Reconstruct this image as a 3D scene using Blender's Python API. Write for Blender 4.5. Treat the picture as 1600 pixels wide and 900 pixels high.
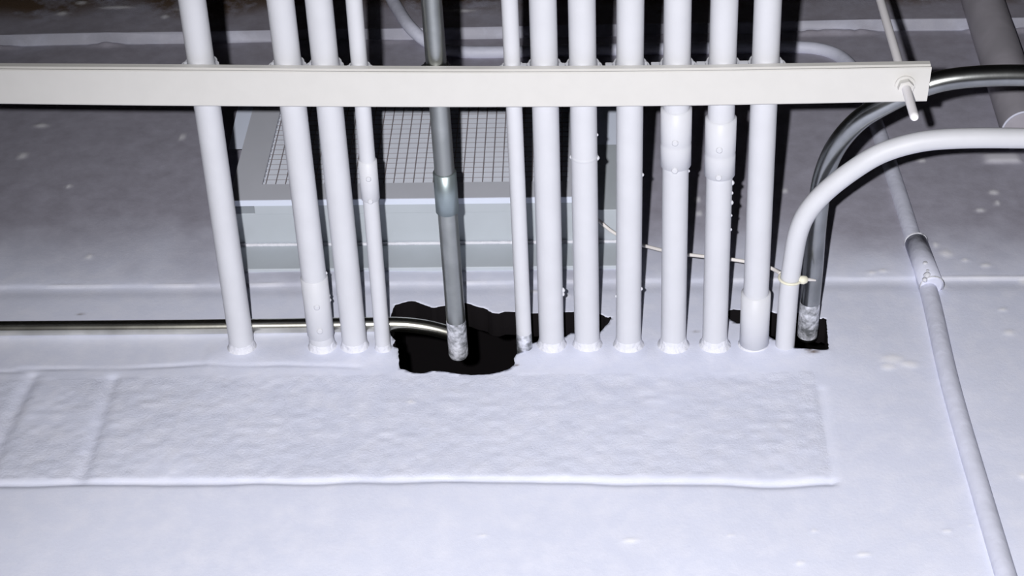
import bpy, math, random
import numpy as np
from mathutils import Vector, Matrix
random.seed(7); RNG = np.random.default_rng(7)
for o in list(bpy.data.objects): bpy.data.objects.remove(o)
SC = bpy.context.scene; COL = SC.collection

# ------------------------------------------------------------------ camera
F = 3045.0; CAM = Vector((0, 0, 1.6))
zc = Vector((89, 2108, -F)).normalized()          # world up, seen from the camera
a = 0.0094
xc = Vector((1, a, (89 + 2108 * a) / F)); xc -= zc * xc.dot(zc); xc.normalize()
yc = zc.cross(xc)                                  # towards the wall
R = Matrix((xc, yc, zc))                           # camera -> world
cd = bpy.data.cameras.new('camera'); cam = bpy.data.objects.new('camera', cd); COL.objects.link(cam)
cam.matrix_world = Matrix.Translation(CAM) @ R.to_4x4()
cd.sensor_width = 36; cd.lens = 36 * F / 1600; cd.clip_start = 0.05; cd.clip_end = 50
SC.camera = cam

# ------------------------------------------------------------------ light: the camera's flash, left of and above the lens
SC.view_settings.view_transform = 'Standard'; SC.view_settings.look = 'None'
SC.view_settings.exposure = 0.0; SC.view_settings.gamma = 1; SC.view_settings.use_curve_mapping = False
W = bpy.data.worlds.new('dark_room'); SC.world = W; W.use_nodes = True
W.node_tree.nodes['Background'].inputs[0].default_value = (.5, .45, .5, 1)
W.node_tree.nodes['Background'].inputs[1].default_value = 0.003
FLASH_ENERGY = 250; FLASH_AIM = (1130, 900); FLASH_CONE = 69
ld = bpy.data.lights.new('camera_flash', 'SPOT'); ld.energy = FLASH_ENERGY; ld.color = (1, .985, .98)
ld.shadow_soft_size = 0.010; ld.spot_size = math.radians(FLASH_CONE); ld.spot_blend = 1.0
fl = bpy.data.objects.new('camera_flash', ld); COL.objects.link(fl)
def ray(px, py): return (R @ Vector((px - 800, 450 - py, -F))).normalized()
fl.location = CAM + R @ Vector((-.066, .028, 0))
fl.rotation_euler = ray(*FLASH_AIM).to_track_quat('-Z', 'Y').to_euler()

# ------------------------------------------------------------------ measuring helpers
PIPE_Z = CAM.z + 1.865                             # axis height of the conduit rack
def on_z(px, py, z):
    d = ray(px, py); return CAM + d * ((z - CAM.z) / d.z)
WALL_Y = on_z(860, 539, PIPE_Z).y
def on_y(px, py, y=None):
    y = WALL_Y if y is None else y
    d = ray(px, py); return CAM + d * ((y - CAM.y) / d.y)
def pw(px, py, off=0.0): return on_y(px, py, WALL_Y - off)

# ------------------------------------------------------------------ materials
def mat(name, col, rough=.5, metal=0., spec=.4, bump=0., scale=60., var=0., var2=None, bdist=.002):
    m = bpy.data.materials.new(name); m.use_nodes = True; nt = m.node_tree; b = nt.nodes['Principled BSDF']
    b.inputs['Base Color'].default_value = (*col, 1); b.inputs['Roughness'].default_value = rough
    b.inputs['Metallic'].default_value = metal; b.inputs['Specular IOR Level'].default_value = spec
    tc = nt.nodes.new('ShaderNodeTexCoord'); n = nt.nodes.new('ShaderNodeTexNoise')
    n.inputs['Scale'].default_value = scale; n.inputs['Detail'].default_value = 5
    nt.links.new(tc.outputs['Object'], n.inputs['Vector'])
    if bump:
        bp = nt.nodes.new('ShaderNodeBump'); bp.inputs['Strength'].default_value = bump; bp.inputs['Distance'].default_value = bdist
        nt.links.new(n.outputs['Fac'], bp.inputs['Height']); nt.links.new(bp.outputs[0], b.inputs['Normal'])
    if var or var2:
        n2 = nt.nodes.new('ShaderNodeTexNoise'); n2.inputs['Scale'].default_value = scale * .35; n2.inputs['Detail'].default_value = 6
        nt.links.new(tc.outputs['Object'], n2.inputs['Vector'])
        r = nt.nodes.new('ShaderNodeValToRGB'); r.color_ramp.elements[0].position = .38; r.color_ramp.elements[1].position = .62
        c2 = var2 or tuple(c * (1 - var) for c in col)
        r.color_ramp.elements[0].color = (*c2, 1); r.color_ramp.elements[1].color = (*col, 1)
        nt.links.new(n2.outputs['Fac'], r.inputs[0]); nt.links.new(r.outputs[0], b.inputs['Base Color'])
    return m
M = {}
M['pipe'] = mat('white_conduit_paint', (.61, .62, .67), .5, bump=.12, scale=90, var=.03)
M['strut'] = mat('cream_channel_paint', (.61, .602, .59), .5, bump=.06, scale=140, var=.02)
M['vent'] = mat('pale_vent_paint', (.50, .545, .60), .5, bump=.05, scale=60, var=.04)
M['frame'] = mat('vent_frame_paint', (.60, .62, .70), .5, bump=.05, scale=60, var=.03)
M['mesh'] = mat('wire_mesh', (.30, .27, .29), .6)
M['cell'] = mat('white_filter', (.54, .57, .65), .6, bump=.1, scale=120)
M['emt'] = mat('galvanised_conduit', (.48, .50, .48), .34, 1., bump=.05, scale=70, var=.2)
M['emt2'] = mat('shiny_galvanised_conduit', (.44, .455, .46), .27, 1., bump=.06, scale=60, var=.3)
M['emt3'] = mat('bright_galvanised_conduit', (.80, .79, .72), .25, 1., bump=.05, scale=50, var=.3)
M['vent_white'] = mat('white_vent_flange', (.74, .80, .95), .5, bump=.05)
M['rod'] = mat('glossy_white_rod', (.86, .84, .88), .4, spec=.5)
M['coupling'] = mat('zinc_coupling', (.40, .47, .49), .42, .85, bump=.05, scale=70, var=.12)
M['smear'] = mat('grey_metal_with_paint_smears', (.72, .74, .84), .6, .1, bump=.5, scale=260, var2=(.17, .18, .20), bdist=.003)
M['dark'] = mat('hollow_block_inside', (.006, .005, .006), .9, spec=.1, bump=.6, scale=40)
M['steel'] = mat('dark_clamp_steel', (.03, .03, .035), .5, .6)
M['caulk'] = mat('white_sealant', (.70, .71, .78), .6, bump=.8, scale=120, bdist=.004)
M['cable'] = mat('cream_cable_jacket', (.80, .77, .76), .45)
M['tie'] = mat('yellowed_tie', (.72, .70, .58), .5)
M['oldpaint'] = mat('old_grey_paint', (.68, .70, .84), .55, bump=.4, scale=70, var=.08, bdist=.003)
M['duct'] = mat('dull_brown_grey_paint', (.47, .45, .51), .6, bump=.2, scale=50, var=.15)
M['ceiling'] = mat('bare_concrete', (.12, .11, .10), .9, bump=.5, scale=30, var=.3)

def wall_material():
    m = bpy.data.materials.new('painted_block_wall'); m.use_nodes = True; nt = m.node_tree; L = nt.links; N = nt.nodes
    b = N['Principled BSDF']; b.inputs['Roughness'].default_value = .62; b.inputs['Specular IOR Level'].default_value = .35
    tc = N.new('ShaderNodeTexCoord'); at = N.new('ShaderNodeAttribute'); at.attribute_name = 'mask'
    sp = N.new('ShaderNodeSeparateColor'); L.new(at.outputs['Color'], sp.inputs[0])
    def noise(s, d=5, ro=.6):
        n = N.new('ShaderNodeTexNoise'); n.inputs['Scale'].default_value = s; n.inputs['Detail'].default_value = d
        n.inputs['Roughness'].default_value = ro; L.new(tc.outputs['Object'], n.inputs['Vector']); return n
    def mix(fac, A, B):
        x = N.new('ShaderNodeMix'); x.data_type = 'RGBA'
        if hasattr(fac, 'links'): L.new(fac, x.inputs[0])
        else: x.inputs[0].default_value = fac
        for v, i in ((A, 6), (B, 7)):
            if isinstance(v, tuple): x.inputs[i].default_value = (*v, 1)
            else: L.new(v, x.inputs[i])
        return x.outputs[2]
    def ramp(src, p0, p1):
        r = N.new('ShaderNodeMapRange'); r.inputs[1].default_value = p0; r.inputs[2].default_value = p1; L.new(src, r.inputs[0]); return r.outputs[0]
    big = noise(5, 6); mid = noise(38, 6); fine = noise(230, 4, .7)
    c = mix(ramp(big.outputs[0], .35, .65), (.67, .70, .85), (.71, .74, .89))
    c = mix(ramp(mid.outputs[0], .42, .75), c, (.76, .78, .91))
    # flash falloff painted into the colour: greyer up the wall, weighted by attribute alpha
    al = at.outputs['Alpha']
    falloff_col = mix(ramp(mid.outputs[0], .3, .7), (.30, .285, .345), (.395, .385, .47))
    c = mix(al, c, falloff_col)
    bn = noise(16, 8, .65)
    mul = N.new('ShaderNodeMath'); mul.operation = 'MULTIPLY'; L.new(sp.outputs[2], mul.inputs[0]); L.new(ramp(bn.outputs[0], .36, .52), mul.inputs[1])
    c = mix(mul.outputs[0], c, (.13, .085, .055))
    c = mix(sp.outputs[1], c, (.90, .90, .96))
    L.new(c, b.inputs['Base Color'])
    m1 = N.new('ShaderNodeMath'); m1.operation = 'MULTIPLY_ADD'; L.new(sp.outputs[0], m1.inputs[0]); m1.inputs[1].default_value = .34; m1.inputs[2].default_value = .05
    rough = noise(330, 8, .72)
    b1 = N.new('ShaderNodeBump'); b1.inputs['Distance'].default_value = .006; L.new(m1.outputs[0], b1.inputs['Strength']); L.new(rough.outputs[0], b1.inputs['Height'])
    b2 = N.new('ShaderNodeBump'); b2.inputs['Distance'].default_value = .002; b2.inputs['Strength'].default_value = .14
    L.new(fine.outputs[0], b2.inputs['Height']); L.new(b1.outputs[0], b2.inputs['Normal']); L.new(b2.outputs[0], b.inputs['Normal'])
    return m
M['wall'] = wall_material()

# ------------------------------------------------------------------ object helpers
def link(name, me, m, parent=None):
    o = bpy.data.objects.new(name, me); COL.objects.link(o)
    for x in (m if isinstance(m, (list, tuple)) else [m]): me.materials.append(x)
    if parent is not None: o.parent = parent; o.matrix_parent_inverse = Matrix.Translation(parent.location).inverted()
    return o
class MB:
    def __init__(s): s.v = []; s.f = []; s.sm = []
    def add(s, v, f, smooth=False):
        b = len(s.v); s.v += [tuple(p) for p in v]; s.f += [tuple(i + b for i in q) for q in f]; s.sm += [smooth] * len(f)
    def box(s, x0, x1, y0, y1, z0, z1):
        v = [(x, y, z) for x in (x0, x1) for y in (y0, y1) for z in (z0, z1)]
        s.add(v, [(0, 1, 3, 2), (4, 6, 7, 5), (0, 4, 5, 1), (2, 3, 7, 6), (0, 2, 6, 4), (1, 5, 7, 3)])
    def tube(s, pts, r, n=24, caps=True):
        pts = [Vector(p) for p in pts]; rs = r if isinstance(r, (list, tuple)) else [r] * len(pts)
        t0 = (pts[1] - pts[0]).normalized(); u = t0.orthogonal().normalized(); V = []; Fc = []
        for i, p in enumerate(pts):
            t = ((pts[min(i + 1, len(pts) - 1)] - p).normalized() + (p - pts[max(i - 1, 0)]).normalized()).normalized()
            u = (u - t * u.dot(t)).normalized(); w = t.cross(u)
            V += [p + (u * math.cos(2 * math.pi * k / n) + w * math.sin(2 * math.pi * k / n)) * rs[i] for k in range(n)]
        for i in range(len(pts) - 1):
            for k in range(n):
                k2 = (k + 1) % n; Fc.append((i * n + k, i * n + k2, (i + 1) * n + k2, (i + 1) * n + k))
        s.add(V, Fc, True)
        if caps:
            s.add(V[:n], [tuple(reversed(range(n)))]); s.add(V[-n:], [tuple(range(n))])
    def build(s, name, m, parent=None, bevel=0, origin=None):
        me = bpy.data.meshes.new(name); me.from_pydata(s.v, [], s.f); me.update()
        for p, q in zip(me.polygons, s.sm): p.use_smooth = q
        if origin is not None: me.transform(Matrix.Translation(-Vector(origin)))
        o = link(name, me, m, parent)
        if origin is not None and parent is None: o.location = origin
        import bmesh
        bm = bmesh.new(); bm.from_mesh(me); bmesh.ops.recalc_face_normals(bm, faces=bm.faces); bm.to_mesh(me); bm.free()
        if bevel:
            mo = o.modifiers.new('bevel', 'BEVEL'); mo.width = bevel; mo.segments = 3; mo.limit_method = 'ANGLE'
        return o
def empty(name, loc, label, cat, group=None):
    o = bpy.data.objects.new(name, None); COL.objects.link(o); o.location = loc; o.empty_display_size = .05
    return tag(o, label, cat, group)
def tag(o, label, cat, group=None, kind=None):
    if label: o['label'] = label; o['category'] = cat
    if group: o['group'] = group
    if kind: o['kind'] = kind
    return o
def spline(P, sub=10):
    P = [Vector(p) for p in P]; out = []
    for i in range(len(P) - 1):
        p0 = P[max(i - 1, 0)]; p1 = P[i]; p2 = P[i + 1]; p3 = P[min(i + 2, len(P) - 1)]
        for k in range(sub):
            t = k / sub
            out.append(.5 * ((2 * p1) + (p2 - p0) * t + (2 * p0 - 5 * p1 + 4 * p2 - p3) * t * t + (3 * p1 - p0 - 3 * p2 + p3) * t ** 3))
    out.append(P[-1]); return out
def smooth_path(P, it=6):
    P = [Vector(p) for p in P]
    for _ in range(it): P = [P[0]] + [(P[i - 1] + P[i] * 2 + P[i + 1]) / 4 for i in range(1, len(P) - 1)] + [P[-1]]
    return P

# ------------------------------------------------------------------ the block wall: a fine displaced grid with two broken-out holes
HOLES = [
 [(608,505),(613,486),(617,477),(630,473),(640,470),(650,471),(663,476),(676,481),(690,478),(708,476),(722,473),(733,474),(745,479),(757,481),(768,488),(778,490),(790,486),(805,487),(828,490),(850,489),(882,488),(900,487),(922,490),(940,491),(948,497),(957,494),(952,503),(944,512),(938,519),(925,524),(905,522),(893,520),(884,526),(870,532),(845,533),(828,538),(818,550),(808,554),(803,561),(805,569),(797,576),(780,582),(762,585),(738,586),(715,584),(695,581),(675,580),(660,584),(645,583),(633,578),(624,577),(623,560),(622,545),(613,542),(618,533),(610,524)],
 [(1134,488),(1143,482),(1155,484),(1172,483),(1200,486),(1213,490),(1232,489),(1252,490),(1270,496),(1284,500),(1291,493),(1292,515),(1295,549),(1278,549),(1262,547),(1243,545),(1228,540),(1215,533),(1203,527),(1196,517),(1176,516),(1165,515),(1167,506),(1152,504),(1140,498)],
]
HW = [np.array([(p.x, p.z) for p in (pw(*q) for q in h)]) for h in HOLES]
def inside(poly, X, Z):
    r = np.zeros(X.shape, bool); n = len(poly)
    for i in range(n):
        x1, z1 = poly[i]; x2, z2 = poly[(i + 1) % n]
        if z1 == z2: continue
        c = ((z1 > Z) != (z2 > Z)) & (X < (x2 - x1) * (Z - z1) / (z2 - z1) + x1); r ^= c
    return r
def seg_dist(X, Z, pts, closed=False):
    pts = np.asarray(pts); best = np.full(X.shape, 1e9); bx = X.copy(); bz = Z.copy(); n = len(pts)
    for i in range(n if closed else n - 1):
        p = pts[i]; q = pts[(i + 1) % n]; d = q - p; t = np.clip(((X - p[0]) * d[0] + (Z - p[1]) * d[1]) / (d @ d), 0, 1)
        cx = p[0] + t * d[0]; cz = p[1] + t * d[1]; D = np.hypot(X - cx, Z - cz); k = D < best
        best = np.where(k, D, best); bx = np.where(k, cx, bx); bz = np.where(k, cz, bz)
    return best, bx, bz
def vnoise(X, Z, s, seed=0):
    rg = np.random.default_rng(seed); G = rg.random((64, 64)); U = X / s + 100; V = Z / s + 100
    i = np.floor(U).astype(int); j = np.floor(V).astype(int); u = U - i; v = V - j; u = u * u * (3 - 2 * u); v = v * v * (3 - 2 * v)
    g = lambda a_, b_: G[a_ % 64, b_ % 64]
    return (g(i, j) * (1 - u) + g(i + 1, j) * u) * (1 - v) + (g(i, j + 1) * (1 - u) + g(i + 1, j + 1) * u) * v
def W2(pts): return np.array([(p.x, p.z) for p in (pw(*q) for q in pts)])

LEDGE_Z = pw(700, 61).z; ledge_slope = (pw(1300, 51).z - LEDGE_Z) / (pw(1300, 51).x - pw(700, 61).x)
def make_wall():
    x0, x1 = pw(-40, 0).x, pw(1640, 0).x; z0, z1 = pw(800, 930).z, pw(800, -40).z
    xs = np.concatenate([[-3.5, -2.5, -1.6, -1.1], np.arange(x0, x1, .004), [x1 + .05, 1.1, 1.6, 2.5, 3.5]])
    zs = np.concatenate([[1.6, 2.0, 2.5, 2.9], np.arange(z0, z1, .0026), [z1 + .05, 4.9]])
    X, Z = np.meshgrid(xs, zs); nx, nz = len(xs), len(zs)
    XF, ZF = X.ravel().copy(), Z.ravel().copy()
    D = np.zeros(XF.shape)                       # towards the room
    wob = (vnoise(XF, ZF, .05, 3) - .5) * .006
    def groove(pts, w, dep, seed=0, lo=.0):
        nonlocal D
        d, _, _ = seg_dist(XF, ZF + wob, W2(pts)); k = lo + (1 - lo) * vnoise(XF, ZF, .07, seed)
        D -= dep * k * np.exp(-(d / w) ** 2)
    # bed and head joints of the block course
    groove([(-60,764),(0,759),(150,755),(330,751),(500,752),(700,747),(800,749),(940,753),(1000,752),(1150,757),(1240,756),(1300,753)], .0052, .0036, 1, .8)
    groove([(30,574),(200,573),(330,570),(420,572),(560,574)], .0032, .0016, 2, .2)
    groove([(-30,578),(40,578)], .003, .0016, 5, .4)
    groove([(50,585),(18,650),(-20,735)], .0085, .0042, 3, .85)
    groove([(176,590),(158,650),(140,705),(126,748)], .0075, .0040, 4, .85)
    groove([(716,592),(713,660),(710,744)], .006, .0012, 6, .6)
    groove([(1282,610),(1288,660),(1294,710),(1299,748)], .0055, .0020, 7, .7)
    groove([(900,600),(1060,592),(1240,592)], .010, .0008, 8, .4)
    # the seam where the smooth course above stands a little proud, with a broken bead
    sd = W2([(-60,450),(0,449),(300,447),(800,440),(1300,436),(1660,433)])
    d, _, bz = seg_dist(XF, ZF, sd)
    above = 1 / (1 + np.exp(-(ZF - bz) / .0011)); D += above * .0014
    bead = np.clip(vnoise(XF, ZF * 0, .05, 11) * 2.2 - .9, 0, 1) * (.55 + .45 * vnoise(XF, ZF * 0, .009, 12)) + .08
    D += bead * .0020 * np.exp(-(d / .0022) ** 2)
    D -= .0014 * np.exp(-((ZF - bz + .010) / .012) ** 2)
    # the top course steps out: its underside is the pale band
    lz = LEDGE_Z + ledge_slope * (XF - pw(700, 61).x)
    D += .0165 * np.clip((ZF - lz) / .0014, 0, 1)
    rag = np.clip(vnoise(XF, ZF * 0, .06, 21) * 3 - 1.6, 0, 1) * (.4 + .6 * vnoise(XF, ZF * 0, .008, 22))
    D += .007 * rag * np.exp(-((ZF - lz + .006) / .006) ** 2)
    # unevenness
    D += (vnoise(XF, ZF, .15, 31) - .5) * .003 + (vnoise(XF, ZF, .045, 32) - .5) * .0006
    blk = ((ZF < pw(700, 585).z) & (ZF > pw(700, 745).z)).astype(float) * (XF < pw(1288, 680).x)
    D += blk * (vnoise(XF, ZF, .009, 33) - .5) * .0012
    # smeared mortar below the conduit row
    lip = np.exp(-((ZF - pw(700, 556).z) / .022) ** 2) * ((XF > pw(320, 556).x) & (XF < pw(1300, 556).x))
    D += lip * (vnoise(XF, ZF, .03, 41)) * .0016
    # splashes and crumbs of paint
    SP = [(65,198,10,3.5),(36,246,7,5),(108,294,4,3),(285,216,4,5),(140,403,5,4),(1478,398,9,6),(1462,385,4,4),(1508,408,5,3),(1540,416,7,3),
          (1473,446,6,5),(1577,520,8,5),(1567,484,6,3),(1395,562,16,8),(1420,570,13,6),(1388,575,10,5),(985,843,12,3.2),(1349,866,10,3.2),(1480,830,6,2.5),(1515,822,3,2),
          (1142,838,5,2.2),(1273,830,4,3),(755,838,6,2.5),(1250,880,5,3),(1380,425,6,3),(1362,428,6,3),(1440,252,6,4),(1552,302,7,4),(1532,330,7,3),(1558,318,4,4),
          (1395,298,5,5),(1225,300,5,4),(1598,438,5,5),(642,628,6,3),(1090,313,4,5),(1092,335,4,4),(830,455,14,3),(880,462,10,3),(130,20,9,3),(260,42,5,3),(100,37,8,3),(300,30,20,2.2),(185,27,24,2.2),(720,32,20,2.4),(1598,745,6,5)]
    ms = np.zeros(XF.shape)
    jit = 1 + .7 * (vnoise(XF, ZF, .006, 51) - .5)
    for (px, py, rx, ry) in SP:
        c = pw(px, py); cx = pw(px + rx, py); cy = pw(px, py - ry)
        q = (((XF - c.x) / (cx.x - c.x)) ** 2 + ((ZF - c.z) / (cy.z - c.z)) ** 2) * jit
        g = np.exp(-np.minimum(q, 20) ** 1.5); D += g * .0009; ms = np.maximum(ms, g * .75)
    # a plaster dab behind the white bend
    c0, c1 = pw(1541, 256), pw(1590, 241); g = 1 / (1 + np.exp(-(XF - c0.x) / .002)) / (1 + np.exp((XF - c1.x) / .002)) / (1 + np.exp(-(ZF - c0.z) / .0015)) / (1 + np.exp((ZF - c1.z) / .003))
    D += g * .004; ms = np.maximum(ms, g * .55)
    ms = np.maximum(ms, .5 * bead * np.exp(-(d / .0035) ** 2) * (bead > .35))
    # masks: rough texture, fresh paint, bare brown block, painted flash falloff
    fz = lambda y: pw(800, y).z
    def ss(a_, b_, v): t = np.clip((v - a_) / (b_ - a_), 0, 1); return t * t * (3 - 2 * t)
    n1 = (vnoise(XF, ZF, .12, 61) - .5) * .12 + (vnoise(XF, ZF, .03, 62) - .5) * .05
    m_r = blk * ss(.25, .7, vnoise(XF, ZF, .09, 63) + .35) * .9
    m_r = np.maximum(m_r, ss(fz(45), fz(5), ZF) * 2); m_r = np.maximum(m_r, .35 * lip)
    m_b = ss(fz(48), fz(6), ZF + n1 * .5)
    m_b = np.maximum(m_b, .16 * ss(fz(150), fz(60), ZF + n1))
    for (px, py, r) in ((1271, 552, 11), (806, 571, 5), (127, 491, 7), (1088, 517, 6), (1264, 549, 6)):
        c = pw(px, py); m_b = np.maximum(m_b, np.exp(-((XF - c.x) ** 2 + ((ZF - c.z) * 2.0) ** 2) / (r * .0006) ** 2))
    m_falloff = ss(fz(462), fz(340), ZF + n1 * .7) * .9
    lzz = LEDGE_Z + ledge_slope * (XF - pw(700, 61).x); m_falloff = np.where(np.abs(ZF - lzz - .0005) < .0045, m_falloff * .45, m_falloff)  # painted falloff eased here, so the ledge underside stays pale
    inh = inside(HW[0], XF, ZF) | inside(HW[1], XF, ZF)
    # cut the holes
    ii = np.arange(nx - 1); jj = np.arange(nz - 1); I, J = np.meshgrid(ii, jj); A = (J * nx + I).ravel()
    quads = np.stack([A, A + 1, A + nx + 1, A + nx], 1)
    dead = inh[quads].sum(1) >= 3
    keep = quads[~dead]; gone = quads[dead]
    bset = np.intersect1d(np.unique(keep), np.unique(gone))
    for h in HW:
        dd, bx, bzz = seg_dist(XF[bset], ZF[bset], h, True); k = dd < .006
        XF[bset[k]] = bx[k] + (RNG.random(k.sum()) - .5) * .0009; ZF[bset[k]] = bzz[k] + (RNG.random(k.sum()) - .5) * .0009
    YF = WALL_Y - D
    verts = np.stack([XF, YF, ZF], 1)
    # rim faces going back into the block
    eg = {}
    for q in gone:
        for k in range(4):
            e = (int(q[k]), int(q[(k + 1) % 4])); eg[e] = 1
    rim = [e for e in eg if (e[1], e[0]) not in eg]
    nv = len(verts); rv = sorted({v for e in rim for v in e}); idx = {v: nv + i for i, v in enumerate(rv)}
    back = np.array([(verts[v][0], WALL_Y + .035, verts[v][2]) for v in rv])
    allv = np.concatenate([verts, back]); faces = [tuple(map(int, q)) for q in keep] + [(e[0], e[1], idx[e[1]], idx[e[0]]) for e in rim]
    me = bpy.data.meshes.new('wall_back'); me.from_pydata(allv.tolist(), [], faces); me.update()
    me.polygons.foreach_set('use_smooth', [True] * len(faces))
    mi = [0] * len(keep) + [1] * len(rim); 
    at = me.color_attributes.new('mask', 'FLOAT_COLOR', 'POINT')
    colr = np.zeros((len(allv), 4)); colr[:nv, 0] = m_r; colr[:nv, 1] = ms; colr[:nv, 2] = m_b; colr[:nv, 3] = m_falloff
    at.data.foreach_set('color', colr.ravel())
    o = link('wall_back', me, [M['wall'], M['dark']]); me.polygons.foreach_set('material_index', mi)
    tag(o, None, None, kind='structure')
    # the hollow behind the holes
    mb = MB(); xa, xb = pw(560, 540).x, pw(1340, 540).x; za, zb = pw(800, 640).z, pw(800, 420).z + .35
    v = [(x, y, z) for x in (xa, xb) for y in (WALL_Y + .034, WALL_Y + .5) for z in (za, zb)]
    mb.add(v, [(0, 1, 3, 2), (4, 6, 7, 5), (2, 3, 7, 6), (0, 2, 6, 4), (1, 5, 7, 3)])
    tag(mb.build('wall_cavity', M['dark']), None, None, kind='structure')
make_wall()
mb = MB(); mb.box(-3.5, 3.5, -2.2, WALL_Y + .6, CAM.z + 3.25, CAM.z + 3.4)
tag(mb.build('ceiling', M['ceiling']), None, None, kind='structure')

# ------------------------------------------------------------------ strut channel
ST_T = PIPE_Z - .01475; ST_H = .0150; ST_B = ST_T - ST_H
def strut():
    # bottom face edges measured along its length; it bows very slightly
    near = [(-330,104),(-150,106.5),(0,108.5),(250,110),(550,112.5),(800,113),(1050,111.5),(1250,108.5),(1456,105)]
    far = [(-330,158),(-150,161),(0,163.5),(250,166.5),(550,168.3),(800,168.6),(1050,166.8),(1250,163.5),(1448,159.6)]
    A = spline([on_z(x, y, ST_B) for x, y in near], 6); B = spline([on_z(x, y, ST_B) for x, y in far], 6)
    t = .0022; zt = ST_T; V = []; Fc = []
    dn = Vector((0, 1, 0))
    prof = lambda p, q: [p + Vector((0, .0004, zt - ST_B)), p + Vector((0, .0004, .0078)), p + Vector((0, .0019, .0056)), p + Vector((0, .0003, .0012)), p + Vector((0, .0014, 0)),
                         q - Vector((0, .0020, 0)), q + Vector((0, -.0006, .0009)), q + Vector((0, 0, .0022)), q + Vector((0, 0, zt - ST_B)),
                         q + Vector((0, -.010, zt - ST_B)), q + Vector((0, -.010, zt - ST_B - .005)), q + Vector((0, -.0080, zt - ST_B - .005)), q + Vector((0, -.008, zt - ST_B - t)), q + Vector((0, -t, zt - ST_B - t)), q + Vector((0, -t, t)),
                         p + Vector((0, t + .0015, t)), p + Vector((0, t + .0015, zt - ST_B - t)), p + Vector((0, .008, zt - ST_B - t)), p + Vector((0, .0080, zt - ST_B - .005)), p + Vector((0, .010, zt - ST_B - .005)), p + Vector((0, .010, zt - ST_B))]
    for p, q in zip(A, B): V += prof(p, q)
    n = len(prof(A[0], B[0]))
    for i in range(len(A) - 1):
        for k in range(n): Fc.append((i * n + k, i * n + (k + 1) % n, (i + 1) * n + (k + 1) % n, (i + 1) * n + k))
    Fc += [tuple(range(n)), tuple(reversed([(len(A) - 1) * n + k for k in range(n)]))]
    m = MB(); m.add(V, Fc); o = m.build('strut_channel', M['strut'], origin=A[0])
    tag(o, 'long cream painted steel channel crossing under all the conduits', 'channel')
    return A, B
SA, SB = strut()
def strut_y(x):   # centre line of the channel
    for p, q, p2, q2 in zip(SA, SB, SA[1:], SB[1:]):
        if p.x <= x <= p2.x:
            t = (x - p.x) / (p2.x - p.x); return (p.y + q.y) / 2 * (1 - t) + (p2.y + q2.y) / 2 * t
    return (SA[-1].y + SB[-1].y) / 2

# threaded rod with washer and nut
def rod():
    c = on_z(1414, 132, ST_B); d = ray(1426.5, 185)
    # end of the rod: same x, y as c, seen at the height of its lower end
    t = ((c.x - CAM.x) * d.x + (c.y - CAM.y) * d.y) / (d.x ** 2 + d.y ** 2); ze = CAM.z + d.z * t
    root = empty('threaded_rod', (c.x, c.y, ze), 'white painted threaded rod through the right end of the channel', 'rod')
    m = MB(); zz = np.arange(ze, CAM.z + 3.25, .0016); pts = [(c.x, c.y, z) for z in zz]
    rs = [.0049 if i % 2 else .0047 for i in range(len(zz))]; rs[0] = .0036; rs[1] = .0046
    m.tube(pts, rs, 20); m.build('rod_shaft', M['rod'], root)
    m = MB(); m.tube([(c.x, c.y, ST_B - .0002), (c.x, c.y, ST_B - .0022)], .0108, 28); m.build('washer', M['strut'], root, .0005)
    m = MB(); m.tube([(c.x, c.y, ST_B - .0023), (c.x, c.y, ST_B - .0095)], .0088, 6); o = m.build('hex_nut', M['strut'], root, .001)
    for p in o.data.polygons: p.use_smooth = False
    m = MB(); m.tube([(c.x, c.y, ST_T + .0002), (c.x, c.y, ST_T + .008)], .0088, 6); o = m.build('hex_nut', M['strut'], root, .001)
    for p in o.data.polygons: p.use_smooth = False
rod()

# ------------------------------------------------------------------ the conduits lying on the channel
def at_screen_y(P, Dv, y):   # point on a line seen at image row y
    up = R @ Vector((0, 1, 0)); fw = R @ Vector((0, 0, -1)); k = (450 - y) / F
    n = up - fw * k; return P + Dv * (-(P - CAM).dot(n) / Dv.dot(n))
def screw(p, r, parent, m, facing):
    b = MB(); f = Vector(facing).normalized(); b.tube([p - f * .001, p + f * .0012, p + f * .0017], [r, r, r * .75], 18)
    s = f.cross(Vector((0, 1, 0))).normalized()
    o = b.build('set_screw', m, parent)
    return o
def collar(parent, E, Dv, r, k=1.0, seed=0):
    rg = random.Random(seed); n = 28; V = []; Fc = []; prof = [(-.011, 1.005), (-.007, 1.05), (-.004, 1.10), (-.0015, 1.18), (.002, 1.36), (.010, 1.5)]
    u = Dv.orthogonal().normalized(); w = Dv.cross(u)
    jit = [1 + (rg.random() - .5) * .30 * k for _ in range(n)]; jit = [(jit[i - 1] + jit[i] + jit[(i + 1) % n]) / 3 for i in range(n)]
    for (d, q) in prof:
        for i in range(n):
            an = 2 * math.pi * i / n; rr = r * (1 + (q - 1) * jit[i] * k * 1.0)
            V.append(E + Dv * (d * k * jit[i]) + (u * math.cos(an) + w * math.sin(an)) * rr)
    for j in range(len(prof) - 1):
        for i in range(n): Fc.append((j * n + i, j * n + (i + 1) % n, (j + 1) * n + (i + 1) % n, (j + 1) * n + i))
    m = MB(); m.add(V, Fc, True); m.build('sealant_collar', M['caulk'], parent)
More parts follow.
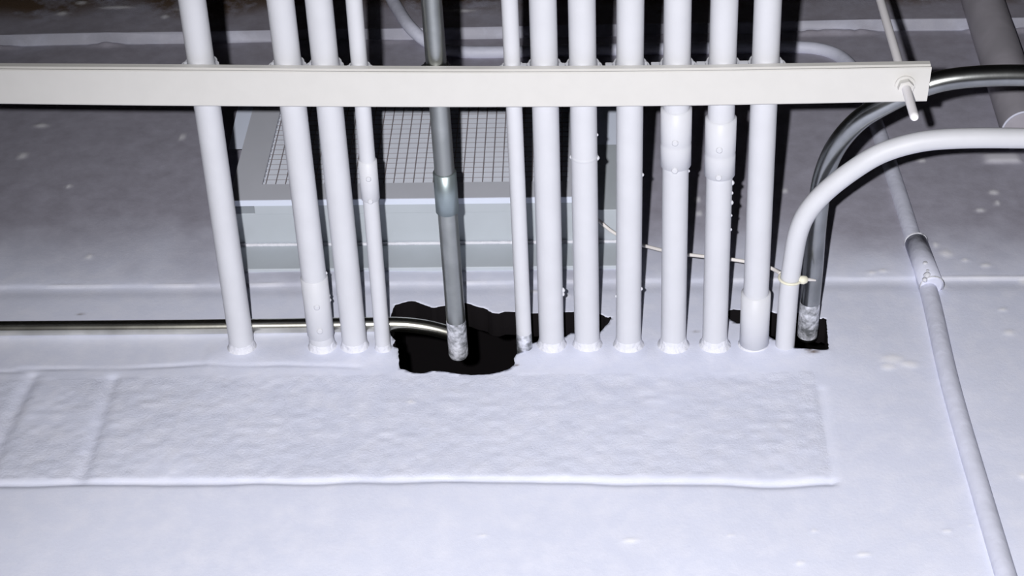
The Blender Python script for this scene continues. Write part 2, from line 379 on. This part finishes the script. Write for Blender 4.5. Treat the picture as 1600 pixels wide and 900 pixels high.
def conduit(name, x0, x1, yb, r, label, couplings=(), ring=None, material='pipe', end='wall', drips=(), group=None, cm='pipe', name_e=None):
    z = ST_T + r
    P0 = on_z(x0, 0, z); P1 = on_z(x1, yb, z); D = (P1 - P0).normalized()
    top = P0 - D * 1.4
    E = P0 + D * ((WALL_Y - P0.y) / D.y)
    endp = E + D * (.02 if end == 'wall' else end)
    root = empty(name, E, label, 'conduit', group)
    m = MB(); m.tube([top, P0, (P0 + E) / 2, endp], r, 40); m.build('pipe', M[material], root)
    f = (CAM - (P0 + P1) / 2); f -= D * f.dot(D); f.normalize()
    for (ya, ybm, mid, rk, scr) in couplings:
        A = at_screen_y(P0, D, ya) ; B = at_screen_y(P0, D, ybm) if ybm else E
        rc = r * rk; k = MB(); L = (B - A).length; pts = [A, A + D * .0008]; rs = [r * 1.005, rc]
        if mid:
            Mi = at_screen_y(P0, D, mid); pts += [Mi - D * .002, Mi, Mi + D * .002]; rs += [rc, rc * .965, rc]
        pts += [B - D * .0015, B]; rs += [rc, r * 1.005]
        k.tube(pts, rs, 40); co = k.build('coupling', M[cm], root)
        for ys in scr:
            S = at_screen_y(P0, D, ys); ff = (f + Vector((-.05, 0, 0))).normalized(); screw(S + ff * rc, .0036 if r > .012 else .0030, co, M[cm], ff)
    if ring:
        A = at_screen_y(P0, D, ring); k = MB(); k.tube([A - D * .002, A, A + D * .002], [r, r * 1.05, r], 40, False); k.build('joint_ring', M[cm], root)
    if end == 'wall': collar(root, E, D, r, 1.0 if r > .01 else .9, int(x0))
    if drips:
        k = MB(); side = D.cross(f).normalized()
        if side.x < 0: side = -side
        for (ys, sgn, s) in drips:
            A = at_screen_y(P0, D, ys); c = A + side * sgn * (r * 1.0) + f * r * .1
            k.tube([c - D * s * 1.3, c - D * s * .6, c, c + D * s * .6, c + D * s * 1.3], [s * .25, s * .8, s, s * .8, s * .25], 8)
        k.build('paint_drips', M['pipe'], root)['kind'] = 'stuff'
    return P0, D, r, z
RB, RH = .01475, .00895
G = 'white conduits lying on the channel'
L_ = []
def wc(*a_, **k_): L_.append(conduit('conduit', *a_, **k_, group=G))
wc(300, 378, 540, RB, 'leftmost white conduit, standing alone left of the vent')
wc(438, 503.5, 540, RB, 'second white conduit from the left, with a coupling just above the wall', [(432, 522, None, 1.08, (468, 505))], drips=[(428, 1, .0016), (463, 1, .002), (470, 1, .0025)])
wc(498, 554.5, 540, RB, 'third white conduit from the left, plain, beside the slim coupled one')
wc(553, 598.5, 540, RH, 'slim white conduit with a small coupling in front of the vent mesh', [(249, 311, None, 1.17, (272, 307))])
wc(796, 819, 530, RH, 'slim white conduit with a bare grey end at the broken hole', end=.006)
wc(848, 862, 538, RB, 'white conduit just right of the slim one with the bare end', drips=[(453, 1, .0028), (459, 1, .0022)])
wc(909, 917.5, 538, RB, 'white conduit with a thin raised ring halfway down', ring=243, drips=[(210, 1, .0014), (246, 1, .0025), (244, -1, .0018)])
wc(985, 982, 538, RB, 'plain white conduit at the right edge of the vent', drips=[(272, 1, .0018), (450, 1, .0018), (462, -1, .0015)])
wc(1059, 1052, 538, RB, 'white conduit with the higher of two neighbouring couplings', [(168, 258, 222, 1.165, (211, 254))], drips=[(266, 1, .0014)])
wc(1132, 1116.5, 538, RB, 'white conduit with the lower of two neighbouring couplings and rough drips', [(183, 273, 237, 1.165, (222, 265))], drips=[(245, 1, .002), (284, 1, .0024), (300, 1, .0016), (315, 1, .0022), (335, 1, .0013), (357, 1, .0015)])
wc(1200, 1178, 538, RB, 'rightmost straight white conduit, sleeved where it enters the wall', [(457, None, None, 1.17, ())])
# bare grey stub end on the slim conduit
P0, D, r, z = L_[4]; slim = [o for o in COL.objects if o.get('label', '').startswith('slim white conduit with a bare')][0]
A = at_screen_y(P0, D, 519); E = P0 + D * ((WALL_Y + .007 - P0.y) / D.y)
m = MB(); m.tube([A, A + D * .001, E, E + D * .002], [r * 1.005, r * 1.03, r * 1.05, r * .8], 32); tag(m.build('bare_end', M['smear'], slim), 'bare grey metal end', 'x'); slim.children[-1].pop('category', None)
for c in slim.children:
    if c.name.startswith('bare_end'): c['label'] = 'bare grey metal end'; c.pop('category', None)

# grey metal conduit through the middle
PG = conduit('conduit', 674, 716, 548, .0113, 'dark grey metal conduit with a coupling, running into the black hole', [(268, 331, None, 1.17, ())], material='emt', end=.010, cm='coupling')
P0, D, r, z = PG; gr = [o for o in COL.objects if o.get('label', '').startswith('dark grey metal conduit with')][0]
A = at_screen_y(P0, D, 500); m = MB(); E = P0 + D * ((WALL_Y + .012 - P0.y) / D.y)
A0 = at_screen_y(P0, D, 474)
m.tube([A, A + D * .001, E - D * .004, E, E + D * .002], [r, r * 1.03, r * 1.05, r * .95, r * .6], 32)
o = m.build('painted_end', M['smear'], gr); o['label'] = 'end smeared with white paint'

# ------------------------------------------------------------------ clamps on the channel
def clamp(P0, D, r, z, label, material, bolt, group):
    ypt = strut_y(P0.x + D.x / D.y * 0.0 + 0)
    C = P0 + D * ((strut_y(P0.x) - P0.y) / D.y); C = P0 + D * ((strut_y(C.x) - P0.y) / D.y)
    root = empty('conduit_clamp', (C.x, C.y, ST_T), label, 'clamp', group)
    for sgn in (-1, 1):
        m = MB(); t = .0016; w = .0172; V = []; pts = []
        # foot in the slot, leg leaning on the pipe, then hugging it to the top
        pts.append((r + .0058, -.004)); pts.append((r + .0052, .004)); pts.append((r + .0034, r * .85))
        for k in range(9):
            an = .05 + k / 8 * 1.25
            pts.append(((r + .0012) * math.cos(an), r + (r + .0012) * math.sin(an)))
        pts.append((.0035, 2 * r + .012))
        n = len(pts); out = []
        for i in range(n):
            p = Vector((*pts[i], 0)); q = Vector((*pts[min(i + 1, n - 1)], 0)) - Vector((*pts[max(i - 1, 0)], 0)); nn = Vector((q.y, -q.x, 0)).normalized() * t
            out.append((p.x, p.y, p.x + nn.x, p.y + nn.y))
        for (x_, z_, x2, z2) in out:
            for yy in (-w, w): V += [(C.x + sgn * x_, C.y + yy, ST_T + z_), (C.x + sgn * x2, C.y + yy, ST_T + z2)]
        Fc = []
        for i in range(n - 1):
            a_ = i * 4; b_ = a_ + 4; Fc += [(a_, a_ + 2, b_ + 2, b_), (a_ + 1, b_ + 1, b_ + 3, a_ + 3), (a_, b_, b_ + 1, a_ + 1), (a_ + 2, a_ + 3, b_ + 3, b_ + 2)]
        Fc += [(0, 1, 3, 2), tuple((n - 1) * 4 + k for k in (0, 2, 3, 1))]
        m.add(V, Fc); m.build('strap', M[material], root)
    m = MB(); m.tube([(C.x - .008, C.y, ST_T + 2 * r + .008), (C.x + .008, C.y, ST_T + 2 * r + .008)], .003, 12); m.build('cross_bolt', M[material], root)
    if bolt:
        m = MB(); bx = C.x - r - .0075; m.box(bx - bolt * .0045, bx + .0030, C.y - .0186, C.y - .013, ST_T + .0035, ST_T + .0125); m.build('locking_tab', M[material], root, .0008)
names = ['the leftmost conduit', 'the second conduit from the left', 'the third conduit from the left', 'the slim coupled conduit', 'the slim conduit with the bare end',
         'the conduit beside the slim bare-ended one', 'the ringed conduit', 'the conduit at the right edge of the vent', 'the conduit with the higher coupling',
         'the conduit with the lower coupling', 'the rightmost straight conduit']
bolts = [0, 0, 0, 0, 0, .8, .8, 1.0, 1.3, 1.4, 1.6]
for q, nm, bo in zip(L_, names, bolts):
    clamp(*q, 'white strap clamp holding ' + nm + ' to the channel', 'pipe', bo, 'strap clamps on the channel')
clamp(*PG, 'black strap clamp holding the dark grey conduit to the channel', 'steel', 0, 'strap clamps on the channel')

# ------------------------------------------------------------------ bent conduits on the right
def bent(name, px, r, z, label, material, tail, lift=()):
    P = [on_z(x, y, z + (lift[i] if lift else 0)) for i, (x, y) in enumerate(px)]; pts = smooth_path(spline(P, 8), 8)
    E = pts[-1]; d = (pts[-1] - pts[-3]).normalized()
    k = (WALL_Y + tail - E.y) / d.y; pts.append(E + d * k)
    root = empty(name, pts[-1], label, 'conduit'); m = MB(); m.tube(pts, r, 36); m.build('pipe', M[material], root)
    return root, pts, d
gc, gpts, gd = bent('conduit', [(3000,128),(1900,121),(1700,119),(1620,118),(1550,118),(1475,125),(1420,144),(1376,166),(1340,189),(1305,230),(1285,280),(1278,330),(1274,370),(1271,415),(1266,470),(1262,515)], .0117, ST_T + .0117,
     'dark metal conduit bending from the right behind the white bend', 'emt2', .012, (0,0,0,0,0,0,.001,.006,.014,.024,.030,.031,.031,.031,.031,.031))
E = gpts[-1]; m = MB(); m.tube([E - gd * .052, E - gd * .050, E - gd * .004, E + gd * .001], [.0118, .0121, .0124, .009], 32); m.build('painted_end', M['smear'], gc)['label'] = 'end smeared with white paint'
wd, wpts, wdir = bent('conduit', [(3000,226),(1900,218),(1700,216),(1600,216),(1534,215.5),(1470,217.5),(1425,224),(1377,239),(1335,264),(1292,297),(1262,330),(1247,363),(1240,400),(1234,440),(1230.5,480),(1227,530)], .01135, ST_T + .0105,
     'white painted conduit bending from the right edge into the wall', 'pipe', .006)
E = wpts[-1]; m = MB(); m.tube([E - wdir * .022, E - wdir * .021, E, E + wdir * .002], [.01137, .0117, .0116, .008], 32)
# ------------------------------------------------------------------ grey conduit lying along the wall
r = .00895; zA = pw(0, 512.5, r).z; A0 = pw(-500, 515.5, r); A1 = pw(0, 513, r); A2 = pw(300, 510.8, r); A3 = pw(608, 506.5, r)
pts = [A0, A1, A2, A3]; d = (A3 - A2).normalized(); Rb = .19
for k in range(1, 13):
    an = k / 12 * math.radians(27); pts.append(A3 + d * (Rb * math.sin(an)) + Vector((0, 1, 0)) * Rb * (1 - math.cos(an)))
m = MB(); m.tube(pts, r, 32); o = m.build('conduit', M['emt3'], origin=A2)
tag(o, 'thin shiny metal conduit lying flat along the wall into the black hole', 'conduit')

# ------------------------------------------------------------------ vent on the wall
def vent():
    Zb = pw(640, 388).z; yb = on_z(640, 333, Zb).y; yn = on_z(640, 318.5, Zb).y; yf = on_z(640, 310, Zb).y
    XL = on_z(352, 334, Zb).x; XR = on_z(984, 328, Zb).x
    FL = on_y(356, 315, yf).x; FR = on_y(928, 308, yf).x
    NL = on_z(397, 326, Zb).x; NR = on_z(915, 322, Zb).x
    zt = on_y(640, 128, yf).z
    root = empty('vent', ((XL + XR) / 2, WALL_Y, Zb), 'pale painted wall vent with wire mesh behind the conduits', 'vent')
    m = MB(); m.box(XL, XR, yb, WALL_Y + .003, Zb + .0028, zt - .01); m.build('housing', M['vent'], root, .001)
    zp = pw(640, 425).z; m = MB(); m.box(XL - .002, XR - .006, WALL_Y - .0065, WALL_Y + .003, zp, Zb - .0002); m.build('wall_flange', M['vent'], root, .001)
    m = MB(); m.tube([(XL, WALL_Y - .0075, Zb), (XR - .006, WALL_Y - .0075, Zb)], .0022, 10); m.build('sealant_bead', M['caulk'], root)
    m = MB(); m.box(NL, NR, yn, yb + .001, Zb + .0016, zt - .012); m.build('neck', M['vent'], root, .0006)
    # sloping back flange seen beside the frame
    zs = on_y(955, 226, yb).z; m = MB(); v = [(x, y, z) for x in (XL - .02, XR - .004) for (y, z) in ((yb, zs), (yn + .001, zt - .01), (yb, zt - .01))]
    m.add(v, [(0, 1, 2), (3, 5, 4), (0, 3, 4, 1), (1, 4, 5, 2), (2, 5, 3, 0)]); m.build('back_flange', M['vent_white'], root)
    # frame
    w = .032; zi = on_y(640, 285.5, yf).z; fb = .0; m = MB()
    IL = on_y(410, 286, yf).x; IR = FR - w
    m.box(FL, FR, yf, yn, Zb, zi); m.box(FL, IL, yf, yn, zi, zt); m.box(IR, FR, yf, yn, zi, zt); m.box(IL, IR, yf, yn, zt - .02, zt)
    m.build('grille_frame', M['frame'], root)
    m = MB(); m.box(FL, FR, yf + .0004, yn + .0004, Zb - .0008, Zb + .0002); m.build('lower_lip', M['vent_white'], root)
    # mesh: wires crossing at half inch
    m = MB(); p = .01262; x = IL + .004; n = 0; ym = yf + .0022
    while x < IR + .002:
        m.tube([(x, ym, zi - .002), (x, ym, zt - .015)], .00072, 6, False); x += p
    z = zi + .004
    while z < zt - .018:
        m.tube([(IL - .002, ym + .0013, z), (IR + .002, ym + .0013, z)], .00036, 6, False); z += p
    o = m.build('wire_mesh', M['mesh'], root)
    # pleated white filter behind the mesh
    m = MB(); z = zi - .002; V = []; rows = []
    yb1 = yf + .0040
    while z < zt - .012:
        rows.append((yb1 + .0055, z)); rows.append((yb1, z + p * .94)); z += p
    for (yy, zz) in rows: V += [(IL - .006, yy, zz), (IR + .006, yy, zz)]
    Fc = [(2 * i, 2 * i + 1, 2 * i + 3, 2 * i + 2) for i in range(len(rows) - 1)]
    m.add(V, Fc); o = m.build('filter', M['cell'], root)
    sd = o.modifiers.new('thick', 'SOLIDIFY'); sd.thickness = .0006
vent()

# ------------------------------------------------------------------ painted conduit on the wall (right side, round the top and away to the left)
r = .0110
px = [(1790,1600),(1640,1120),(1604,1010),(1573,905),(1530,760),(1484,600),(1457,478),(1440,420),(1416,340),(1391,262),(1372,205),(1352,150),(1336,112),(1312,88),(1280,77),(1240,74),(1150,75),(1000,77),(860,80),(760,82),(705,80),(668,66),(640,42),(622,15),(608,-10),(590,-60)]
P = [pw(x, y, r * (.15 if y > 440 else 0.0 if y > 120 else .6)) for x, y in px]
for i, (x, y) in enumerate(px):
    if y < 66 and x < 700: P[i] = pw(x, y, r * .6 + .0165)
pts = smooth_path(spline(P, 8), 6)
root = empty('conduit', pw(1484, 600), 'wall conduit painted over, climbing the right side and bending left along the top', 'conduit')
m = MB(); n = len(pts); rs = [r if i < 86 else r * .88 for i in range(n)]; m.tube(pts, rs, 28); m.build('pipe', M['oldpaint'], root)
# its coupling
ca, cb = pw(1456, 447, r * .6), pw(1431, 379, r * .6); dv = (cb - ca).normalized()
m = MB(); m.tube([ca - dv * .001, ca, cb, cb + dv * .001], [.0113, .0142, .0142, .0113], 28); m.build('coupling', M['oldpaint'], root)
for q in (ca, cb):
    m = MB(); m.tube([q - dv * .0016, q, q + dv * .0016], [.0140, .0154, .0140], 28, False); m.build('coupling_rim', M['caulk'], root)
m = MB()
for (x, y, s) in ((1446, 413, .005), (1450, 425, .004), (1449, 431, .006), (1445, 437, .004)):
    c = pw(x, y, .018); m.tube([c - dv * s, c - dv * s * .5, c, c + dv * s * .5, c + dv * s], [s * .2, s * .7, s * .8, s * .7, s * .2], 10)
o = m.build('coupling_screws', M['caulk'], root)
# ------------------------------------------------------------------ large pipe, top right
b1, b0 = pw(1602, 206, .029), pw(1535, 0, .029); am = pw(1566, 95, .029); dv = (b0 - b1).normalized()
btop = b0 + dv * ((CAM.z + 3.25 - b0.z) / dv.z)
root = empty('drain_pipe', b1, 'wide dull grey pipe on the wall in the top right corner', 'pipe')
m = MB(); m.tube([btop] + smooth_path(spline([b0, am, b1], 8), 3), .031, 40); m.build('pipe', M['duct'], root)
m = MB(); ev = dv.orthogonal().normalized(); ew = dv.cross(ev)
m.tube([b1 + (ev * math.cos(t) + ew * math.sin(t)) * .0312 for t in [2 * math.pi * k / 48 for k in range(49)]], .0016, 8, False)
m.build('end_rim', M['oldpaint'], root)

# ------------------------------------------------------------------ thin cable behind the conduits, tied to the white bend
zD = ST_T + .0105
def cz(x, y, z): return on_z(x, y, z)
P = [cz(905, 318, PIPE_Z + .19), cz(936, 345, PIPE_Z + .175), cz(958, 363, PIPE_Z + .16), cz(990, 379, PIPE_Z + .14), cz(1015, 386, PIPE_Z + .12), cz(1050, 394.5, PIPE_Z + .095), cz(1085, 399, PIPE_Z + .075), cz(1115, 402, PIPE_Z + .06),
     cz(1155, 407, PIPE_Z + .045), cz(1190, 414, PIPE_Z + .03), cz(1207, 420, PIPE_Z + .022), cz(1219, 427, PIPE_Z + .008)]
m = MB(); m.tube(smooth_path(spline(P, 6), 2), .0022, 12); o = m.build('cable', M['cable'], origin=P[3])
tag(o, 'thin cream cable running behind the right-hand conduits to the white bend', 'cable')
# tie around the white bend
i = min(range(len(wpts)), key=lambda k: abs((R.transposed() @ (wpts[k] - CAM)).y / -(R.transposed() @ (wpts[k] - CAM)).z * F - (450 - 434)))
c = wpts[i]; d = (wpts[i + 1] - wpts[i - 1]).normalized(); u = d.cross(Vector((0, 0, 1))).normalized(); w = u.cross(d)
root = empty('cable_tie', c, 'yellowed cable tie with a knob around the white bend', 'cable tie')
m = MB(); ring = [c + (u * math.cos(t) + w * math.sin(t)) * .0128 for t in [2 * math.pi * k / 40 for k in range(41)]]
m.tube(ring, .0016, 8, False); m.build('strap', M['tie'], root)
kb = on_z(1255, 437.5, zD - .004); q = MB(); q.tube([kb + Vector((-.006, 0, -.001)), kb + Vector((-.004, 0, 0)), kb + Vector((0, 0, 0)), kb + Vector((.004, 0, .001)), kb + Vector((.0055, 0, .001))], [.002, .0045, .0052, .0042, .002], 14)
q.build('knob', M['tie'], root)
q = MB(); q.tube([kb + Vector((.003, 0, .001)), on_z(1266, 437, zD), on_z(1274, 438, zD + .004)], [.0024, .0018, .0012], 8); q.build('tail', M['cable'], root)
